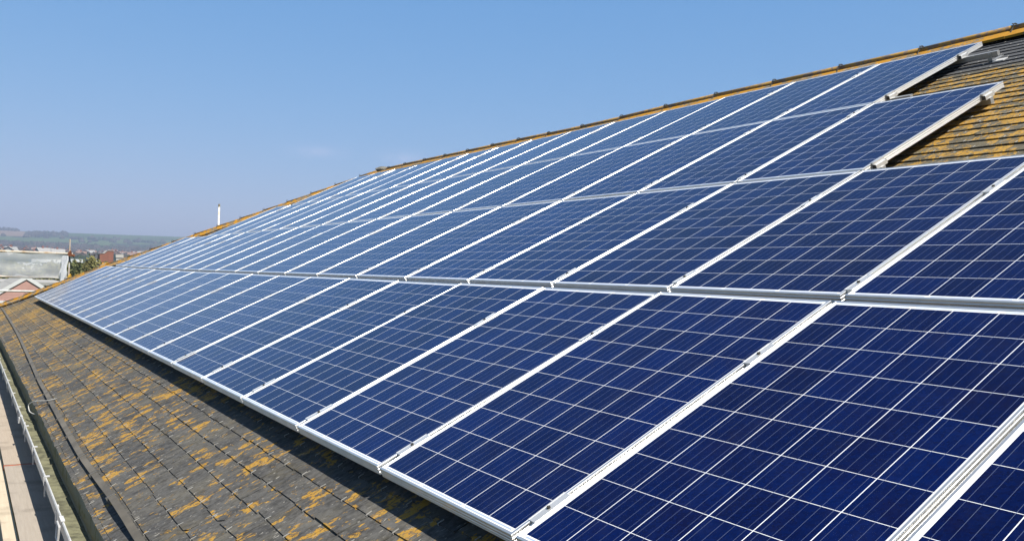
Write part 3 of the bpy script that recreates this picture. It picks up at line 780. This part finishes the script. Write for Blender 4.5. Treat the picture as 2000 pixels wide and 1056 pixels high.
M_NET = net_mat()
def sheet(y0, y1, z0, z1, amp, fr, ny, nz, xo=0.0):
    b = MB()
    g = [[(XS+xo + amp*math.sin(y0*fr + (y1-y0)*i/ny*fr*1.0 + .8*math.sin(k*.9)) + amp*.6*noise.noise(Vector((i*.35, k*.4, xo))), y0 + (y1-y0)*i/ny + .03*noise.noise(Vector((i*.2, k*.5, 4))), z0 + (z1-z0)*k/nz + (.02*math.sin(i*.7) if k in (0, nz) else 0)) for k in range(nz+1)] for i in range(ny+1)]
    b.v = [p for c in g for p in c]
    for i in range(ny):
        for k in range(nz):
            a = i*(nz+1)+k; b.f.append((a, a+nz+1, a+nz+2, a+1)); b.m.append(0); b.at.append(0)
    return b
net = tag(sheet(-6.0, 1.28, .34, 1.07, .035, 2.2, 60, 10, .10).build('netting', M_NET, smooth=True), 'milky translucent netting hung from the scaffold guard rail', 'netting')
M_SHEET = simple('white_sheeting', (.78, .80, .83), .6, 0, .1, 5)
b = MB(); n = 16
for i in range(n):
    for k in range(8):
        def pt(i, k):
            a = 2*math.pi*i/n; z = 1.04 - 1.05*k/8; w_ = .075 + .03*k/8 + .02*math.sin(k*1.9); yc = 1.25 - .008*k
            return (XS+.16 + .05*math.cos(a) + .012*math.sin(5*a+k), yc + w_*math.sin(a) + .012*math.cos(4*a+k), z)
        b.quad(pt(i, k), pt(i+1, k), pt(i+1, k+1), pt(i, k+1))
tag(b.build('sheeting', M_SHEET, smooth=True), 'white plastic sheeting gathered at the scaffold corner', 'sheeting')

# pole rising behind the hip
b = MB(); p = px(426.5, 440, 27.5)
M_VP = simple('flaking_white_pole', (.86, .85, .80), .55, 0, .1, 10, dirt=(.62, .50, .36))
pole = empty('pole', (p.x, p.y, GROUND))
b.tube((0, 0, 0), (.02, 0, p.z + .545 - GROUND), .027, 14); b.build('tube', M_VP, pole, smooth=True)
b = MB(); b.tube((.02, 0, p.z+.545-GROUND), (.02, 0, p.z+.63-GROUND), .028, 14); b.build('cap', simple('ochre_cap', (.38, .32, .18), .8), pole)
tag(pole, 'slim white pole rising alone behind the orange hip', 'pole')

# ------------------------------------------------------------------ houses
def tex_wall(name, col, line=None, sc_=6.0):
    col = tuple(c*KA for c in col)
    q = NT(name); o = q.obj(); n = q.noise(o, 1.5, 5, .6)
    c = q.mix(q.ss(n, .35, .7), col, tuple(k*.82 for k in col))
    if line:
        sp_ = q.n('ShaderNodeSeparateXYZ'); q.put(sp_.inputs[0], o); f = q.m('FRACT', q.m('MULTIPLY', sp_.outputs[2], sc_))
        c = q.mix(q.m('MULTIPLY', q.m('LESS_THAN', f, .12), line), c, tuple(k*.5 for k in col))
    q.set(Base_Color=c, Roughness=.9); return q.mat
M_PINK = tex_wall('pink_hung_tiles', (.66, .38, .32), .35, 7); M_WHITE = simple('white_paint', (.84, .84, .82), .5, 0, .05, 3)
M_BRICK = tex_wall('red_brick', (.36, .14, .085), .2, 3); M_TILE = tex_wall('clay_roof_tiles', (.32, .20, .15), .5, 4); M_GREYR = tex_wall('grey_roofing', (.46, .45, .43), .3, 3); M_CREAM = tex_wall('cream_render', (.70, .66, .58))
M_GLASS = simple('window_glass', (.06, .075, .09), .15, 0, .2, 2)
# gabled house
D = 45.0; ap = px(52, 543, D)
hs = empty('gabled_house', (ap.x, ap.y, GROUND)); tag(hs, 'pink gabled house with white bargeboards behind the scaffold', 'house')
H = ap.z - GROUND; HW = 2.6; SL = math.tan(R(33.5))
b = MB(); b.poly([(0, -HW, 0), (0, HW, 0), (0, HW, H-HW*SL), (0, 0, H), (0, -HW, H-HW*SL)]); b.quad((0, HW, 0), (-8, HW, 0), (-8, HW, H-HW*SL), (0, HW, H-HW*SL)); b.quad((-8, -HW, 0), (0, -HW, 0), (0, -HW, H-HW*SL), (-8, -HW, H-HW*SL)); b.poly([(-8, HW, 0), (-8, -HW, 0), (-8, -HW, H-HW*SL), (-8, 0, H), (-8, HW, H-HW*SL)])
b.build('wall', M_PINK, hs)
b = MB()
for s_ in (-1, 1):
    e = HW+.16; 
    b.hexa([(.010, 0, H+.02), (.010, s_*e, H-e*SL+.02), (-8.2, s_*e, H-e*SL+.02), (-8.2, 0, H+.02), (.010, 0, H+.11), (.010, s_*e, H-e*SL+.11), (-8.2, s_*e, H-e*SL+.11), (-8.2, 0, H+.11)])
b.build('roof', M_GREYR, hs, recalc=True)
for s_ in (-1, 1):
    b = MB(); e = HW+.16
    b.hexa([(.012, s_*.001, H-.06), (.012, s_*e, H-e*SL-.06), (.045, s_*e, H-e*SL-.06), (.045, s_*.001, H-.06), (.012, s_*.001, H+.12), (.012, s_*e, H-e*SL+.12), (.045, s_*e, H-e*SL+.12), (.045, s_*.001, H+.12)])
    b.build('bargeboard', M_WHITE, hs, recalc=True)
b = MB(); b.box(.0, .05, -HW, HW, H-1.12, H-1.02); b.build('string_course', M_WHITE, hs)
for yy in (-.9, .9):
    b = MB(); b.box(.0, .06, yy-.5, yy+.5, H-3.0, H-1.7); wdw = b.build('window', M_WHITE, hs); b = MB(); b.box(.055, .065, yy-.42, yy+.42, H-2.92, H-1.78); b.build('pane', M_GLASS, wdw)
# pale flat-roofed building beyond
def flat_building(name, px0, px1, ytop, d, depth, mat, label, cat='building', cop=None, wins=0, rot=0.0):
    a = px(px0, ytop, d); c = px(px1, ytop, d); e = empty(name, (a.x, a.y, GROUND if d < 300 else terrain(a.x, a.y)))
    g0 = e.location.z; Wd = c.y - a.y; Hh = a.z - g0; e.rotation_euler.z = rot
    b = MB(); b.box(-depth, 0, 0, Wd, 0, Hh); b.build('wall', mat, e)
    b = MB(); b.box(-depth-.15, .15, -.15, Wd+.15, Hh+.002, Hh+.30*d/90); b.build('roof', cop or M_GREYR, e)
    for i in range(wins):
        b = MB(); yy = Wd*(i+.5)/wins; ww = Wd/wins*.3; b.box(0, .05, yy-ww, yy+ww, Hh-.62*3, Hh-.9); w_ = b.build('window', M_WHITE, e); b = MB(); b.box(.045, .055, yy-ww*.85, yy+ww*.85, Hh-.60*3, Hh-.96); b.build('pane', M_GLASS, w_)
    tag(e, label, cat); return e
flat_building('flat_roofed_building', -260, 131, 551, 80, 14, M_CREAM, 'long pale flat-roofed building behind the pink gable', wins=9)
flat_building('white_building', 139, 161, 512, 330, 14, M_WHITE, 'low white building beside the scaffold corner', cop=M_WHITE)
flat_building('white_building', 30, 62, 518, 310, 14, M_WHITE, 'white building seen through the middle of the netting', cop=M_WHITE)
flat_building('white_building', 62, 118, 512, 380, 18, M_WHITE, 'long white building seen through the right half of the netting', cop=M_WHITE)
flat_building('white_building', 188, 195.5, 511, 260, 8, M_WHITE, 'small white building touching the left side of the brick tower', cop=M_WHITE)
flat_building('pale_building', 227, 240, 503, 240, 10, M_CREAM, 'pale building right of the brick tower above the hip', cop=M_CREAM)
# brick tower with the swept parapet
d = 230.0; a = px(195, 495, d); c = px(222.5, 490, d)
tw = empty('brick_tower', (a.x, a.y, GROUND)); tag(tw, 'square red brick tower with a curved parapet above the hip', 'tower')
Wd = c.y-a.y; h0 = a.z-GROUND-.1; h1 = c.z-GROUND
prof = [(0, h0)] + [(Wd*t, h0 + .15 + (h1-h0-.15)*(.5-.5*math.cos(math.pi*min(1, max(0, (t-.28)/.32))))) for t in [.02+.049*k for k in range(20)]] + [(Wd, h1)]
b = MB(); dep = 4.0
b.poly([(0, 0, 0), (0, Wd, 0)] + [(0, y, z) for y, z in prof[::-1]]); b.poly(([(-dep, 0, 0), (-dep, Wd, 0)] + [(-dep, y, z) for y, z in prof[::-1]])[::-1])
b.quad((0, Wd, 0), (-dep, Wd, 0), (-dep, Wd, h1), (0, Wd, h1)); b.quad((-dep, 0, 0), (0, 0, 0), (0, 0, h0), (-dep, 0, h0))
b.build('wall', M_BRICK, tw)
b = MB()
for (y0, z0), (y1, z1) in zip(prof[:-1], prof[1:]): 
    if y1-y0 > 1e-4: b.hexa([(-dep-.1, y0, z0+.003), (.1, y0, z0+.003), (.1, y1, z1+.003), (-dep-.1, y1, z1+.003), (-dep-.1, y0, z0+.09), (.1, y0, z0+.09), (.1, y1, z1+.09), (-dep-.1, y1, z1+.09)])
b.build('coping', simple('stone_coping', (.55, .50, .45), .8), tw, recalc=True)
# neighbour roof with orange lichen
d = 52.0; a = px(203, 517, d); 
nb = empty('tiled_house', (a.x, a.y, GROUND)); tag(nb, 'house with an orange lichened tile roof just beyond the hip', 'house')
Hn = a.z-GROUND; run, drop = 3.2, 1.9
b = MB(); L_ = 7.0
b.poly([(run, -run*.62, Hn-drop), (run, L_, Hn-drop), (0, L_, Hn), (0, 0, Hn)]); b.poly([(-run, -run*.62, Hn-drop), (run, -run*.62, Hn-drop), (0, 0, Hn)]); b.poly([(-run, L_, Hn-drop), (-run, -run*.62, Hn-drop), (0, 0, Hn), (0, L_, Hn)])
b.build('roof', M_TILE, nb)
b = MB(); b.box(-run+.3, run-.3, -run*.62+.3, L_, 0, Hn-drop-.05); b.build('wall', M_BRICK, nb)
b = MB(); b.tube((0, -.1, Hn+.02), (0, L_, Hn+.02), .11, 8); b.build('ridge', M_RIDGE, nb)
b = MB(); b.tube((0, 0, Hn+.02), (run, -run*.62, Hn-drop+.02), .10, 8); b.build('hip_ridge', M_RIDGE, nb)

# town houses far below the hills
def house_proto(wc, rc):
    e = empty('town_house'); b = MB(); b.box(-4, 4, -5, 5, -2, 5); b.build('wall', wc, e)
    b = MB(); b.quad((-4.5, -5.4, 4.9), (4.5, -5.4, 4.9), (4.5, 0, 8.2), (-4.5, 0, 8.2)); b.quad((4.5, 5.4, 4.9), (-4.5, 5.4, 4.9), (-4.5, 0, 8.2), (4.5, 0, 8.2)); b.poly([(4, -5, 5), (4, 5, 5), (4, 0, 8)]); b.poly([(-4, 5, 5), (-4, -5, 5), (-4, 0, 8)])
    b.build('roof', rc, e)
    b = MB(); b.box(-1, .2, -.6, .6, 7.4, 9.4); b.build('chimney', M_BRICK, e)
    for yy in (-2.6, 2.6):
        b = MB(); b.box(4.0, 4.06, yy-.9, yy+.9, 1.8, 3.4); b.build('window', M_GLASS, e)
    return e
kinds = [(house_proto(M_WHITE, M_TILE), 'white walled house with a clay roof in the distant town below the hills'), (house_proto(M_CREAM, M_GREYR), 'cream walled house with a grey roof in the distant town below the hills'), (house_proto(M_BRICK, M_TILE), 'brick house with a clay roof in the distant town below the hills')]
used = [False]*3; rr = random.Random(11)
def put_house(x, y, k, rz, s):
    src, lab = kinds[k]
    if used[k]:
        o = dup(src)
        for ch in src.children: dup(ch, o)
    else: o = src; used[k] = True
    o.location = (x, y, terrain(x, y)); o.rotation_euler = (0, 0, rz); o.scale = (s, s, s)
    tag(o, lab, 'house', 'houses of the distant town')
for i in range(84):
    r = rr.uniform(700, 1550); pxx = rr.uniform(-30, 335)
    if r < 950 and pxx > 170: r += 400
    q = (cx*((pxx-1000)/1715.7) + cz); q.z = 0; q.normalize()
    put_house(CAM.x+q.x*r, CAM.y+q.y*r, rr.choice([0, 0, 1, 1, 2]), rr.choice([0, math.pi/2]) + rr.uniform(-.4, .4), rr.uniform(.8, 1.2))

# ------------------------------------------------------------------ trees
def leaf_mat(name, c1, c2):
    c1 = tuple(c*KA for c in c1); c2 = tuple(c*KA for c in c2)
    q = NT(name); t = q.n('ShaderNodeAttribute', attribute_name='tint').outputs['Fac']
    q.set(Base_Color=q.mix(t, c1, c2), Roughness=.8, Specular_IOR_Level=.2); return q.mat
M_LEAF = [leaf_mat('olive_leaves', (.13, .13, .04), (.26, .235, .085)), leaf_mat('green_leaves', (.09, .11, .04), (.18, .19, .07)), leaf_mat('dark_leaves', (.025, .042, .020), (.055, .075, .035))]
M_BARK = simple('bark', (.10, .08, .06), .9, 0, .3, 9)
def tree(x, y, h, rad, mi, label, seed, gz=None):
    g = terrain(x, y) if gz is None else gz; rr = random.Random(seed)
    e = empty('tree', (x, y, g)); tag(e, label, 'tree', 'trees between the scaffold and the brick tower')
    b = MB(); b.tube((0, 0, -.2), (0, 0, h*.6), rad*.09, 8, r2=rad*.04)
    cl = []
    for k in range(26):
        a = rr.uniform(0, 6.283); rr_ = rad*math.sqrt(rr.random())*.85; zz = h*rr.uniform(.38, .93)
        rr_ *= math.sqrt(max(.12, 1 - ((zz-h*.62)/(h*.42))**2))
        cl.append((Vector((rr_*math.cos(a), rr_*math.sin(a), zz)), rad*rr.uniform(.20, .36)))
    for c, _ in cl[:12]: b.tube((0, 0, min(c.z*.8, h*.55)), c, rad*.025, 6, r2=rad*.008)
    b.build('trunk', M_BARK, e)
    b = MB()
    for c, cr in cl:
        tt = rr.random()
        for _ in range(70):
            d_ = Vector((rr.gauss(0, 1), rr.gauss(0, 1), rr.gauss(0, .8))).normalized()*cr*rr.uniform(.45, 1.05); p = c+d_
            u_ = Vector((rr.gauss(0, 1), rr.gauss(0, 1), rr.gauss(0, 1))).normalized(); w_ = u_.cross(Vector((rr.gauss(0, 1), rr.gauss(0, 1), rr.gauss(0, 1)))).normalized(); s_ = rad*rr.uniform(.035, .075)
            b.quad(p-u_*s_-w_*s_*.6, p+u_*s_-w_*s_*.6, p+u_*s_+w_*s_*.6, p-u_*s_+w_*s_*.6, 0, min(1, max(0, tt*.6+rr.random()*.4)))
    b.build('crown', M_LEAF[mi], e, attr=True); return e
spec = [(146, 508, 88, 2.0, 1, 'dark green tree right beside the scaffold corner'), (160, 505, 96, 2.4, 0, 'broad olive tree left of the middle of the group'), (175, 504, 92, 2.2, 0, 'tall yellowish olive tree in the middle of the group'), (187, 509, 100, 1.7, 1, 'small green tree close to the brick tower'), (152, 524, 66, 1.4, 0, 'low olive bush-like tree in front beside the scaffold'), (170, 522, 70, 1.6, 1, 'low rounded tree in front above the tiled roof')]
for i, (x, y, d, rad, mi, lab) in enumerate(spec):
    p = px(x, y, d); tree(p.x, p.y, (p.z-GROUND)/.96, rad, mi, lab, 40+i, GROUND)
for i, (x, y, d, rad) in enumerate([(20, 522, 150, 4.0), (82, 515, 170, 5.0), (104, 519, 150, 4.2), (-20, 520, 160, 5)]):
    p = px(x, y, d); o = tree(p.x, p.y, (p.z-GROUND)/.96, rad, 1 if i % 2 else 0, ['rounded olive tree seen through the left part of the netting', 'broad dark tree seen through the netting behind the white buildings', 'olive tree seen through the right part of the netting', 'green tree behind the netting at the left edge'][i], 60+i, GROUND)
    o['group'] = 'trees behind the netting'
# woods: far belts that read as a mass
def clump(b, c, r, rr, t):
    n = 7; m = 4; i0 = len(b.v); ph = rr.random()*6
    for k in range(m+1):
        f = k/m; zz = math.sin(f*math.pi*.5)
        for i in range(n):
            a = ph + 2*math.pi*i/n; rad = r*math.sqrt(max(.02, 1-zz*zz))*(1+rr.uniform(-.25, .25)) if k < m else r*.1
            b.v.append((c[0]+rad*math.cos(a), c[1]+rad*math.sin(a), c[2] - r*.3 + r*1.35*zz*(1+rr.uniform(-.14, .14))))
    for k in range(m):
        for i in range(n):
            j = (i+1) % n; b.f.append((i0+k*n+i, i0+k*n+j, i0+(k+1)*n+j, i0+(k+1)*n+i)); b.m.append(0); b.at.append(min(1, max(0, t+rr.uniform(-.25, .25))))
    b.f.append(tuple(i0+m*n+i for i in range(n))); b.m.append(0); b.at.append(t)
rr = random.Random(5)
def scatter(name, mat, boxes):
    b = MB()
    for (p0, p1, r0, r1, n, s0, s1) in boxes:
        for _ in range(n):
            pxx = rr.uniform(p0, p1); r = rr.uniform(r0, r1); q = (cx*((pxx-1000)/1715.7) + cz); q.z = 0; q.normalize()
            x, y = CAM.x+q.x*r, CAM.y+q.y*r
            if noise.noise(Vector((x/180, y/180, 2.2))) < -.12: continue
            s = rr.uniform(s0, s1); clump(b, (x, y, terrain(x, y)), s, rr, rr.random())
    return tag(b.build(name, mat, attr=True), kind='stuff')
M_WOOD = leaf_mat('bare_wood', (.050, .042, .038), (.105, .085, .070))
scatter('woodland', M_WOOD, [(-80, 350, 1500, 2050, 900, 5, 9), (-80, 345, 700, 1500, 300, 4, 7), (-60, 36, 3150, 3350, 90, 5, 9), (50, 130, 2650, 2950, 130, 5, 8), (140, 345, 2200, 2900, 40, 5, 8), (-60, 140, 2100, 2600, 40, 5, 9)])
scatter('hedgerows', M_LEAF[2], [(-80, 350, 500, 1450, 420, 3.5, 6), (-80, 350, 1700, 2200, 250, 5, 8), (60, 125, 2850, 2870, 30, 5, 7), (150, 340, 2500, 2520, 30, 4, 6)])

# ------------------------------------------------------------------ haze
q = NT('haze_air'); q.t.nodes.remove(q.b); v = q.n('ShaderNodeVolumePrincipled')
v.inputs['Color'].default_value = (.44, .54, .73, 1); v.inputs['Density'].default_value = 3.5e-4; v.inputs['Anisotropy'].default_value = .0
q.t.links.new(v.outputs[0], q.out.inputs['Volume'])
b = MB(); b.box(CAM.x-5100, CAM.x+5100, CAM.y-5100, CAM.y+5100, -30, 175); hz = b.build('haze', q.mat); tag(hz, kind='stuff')
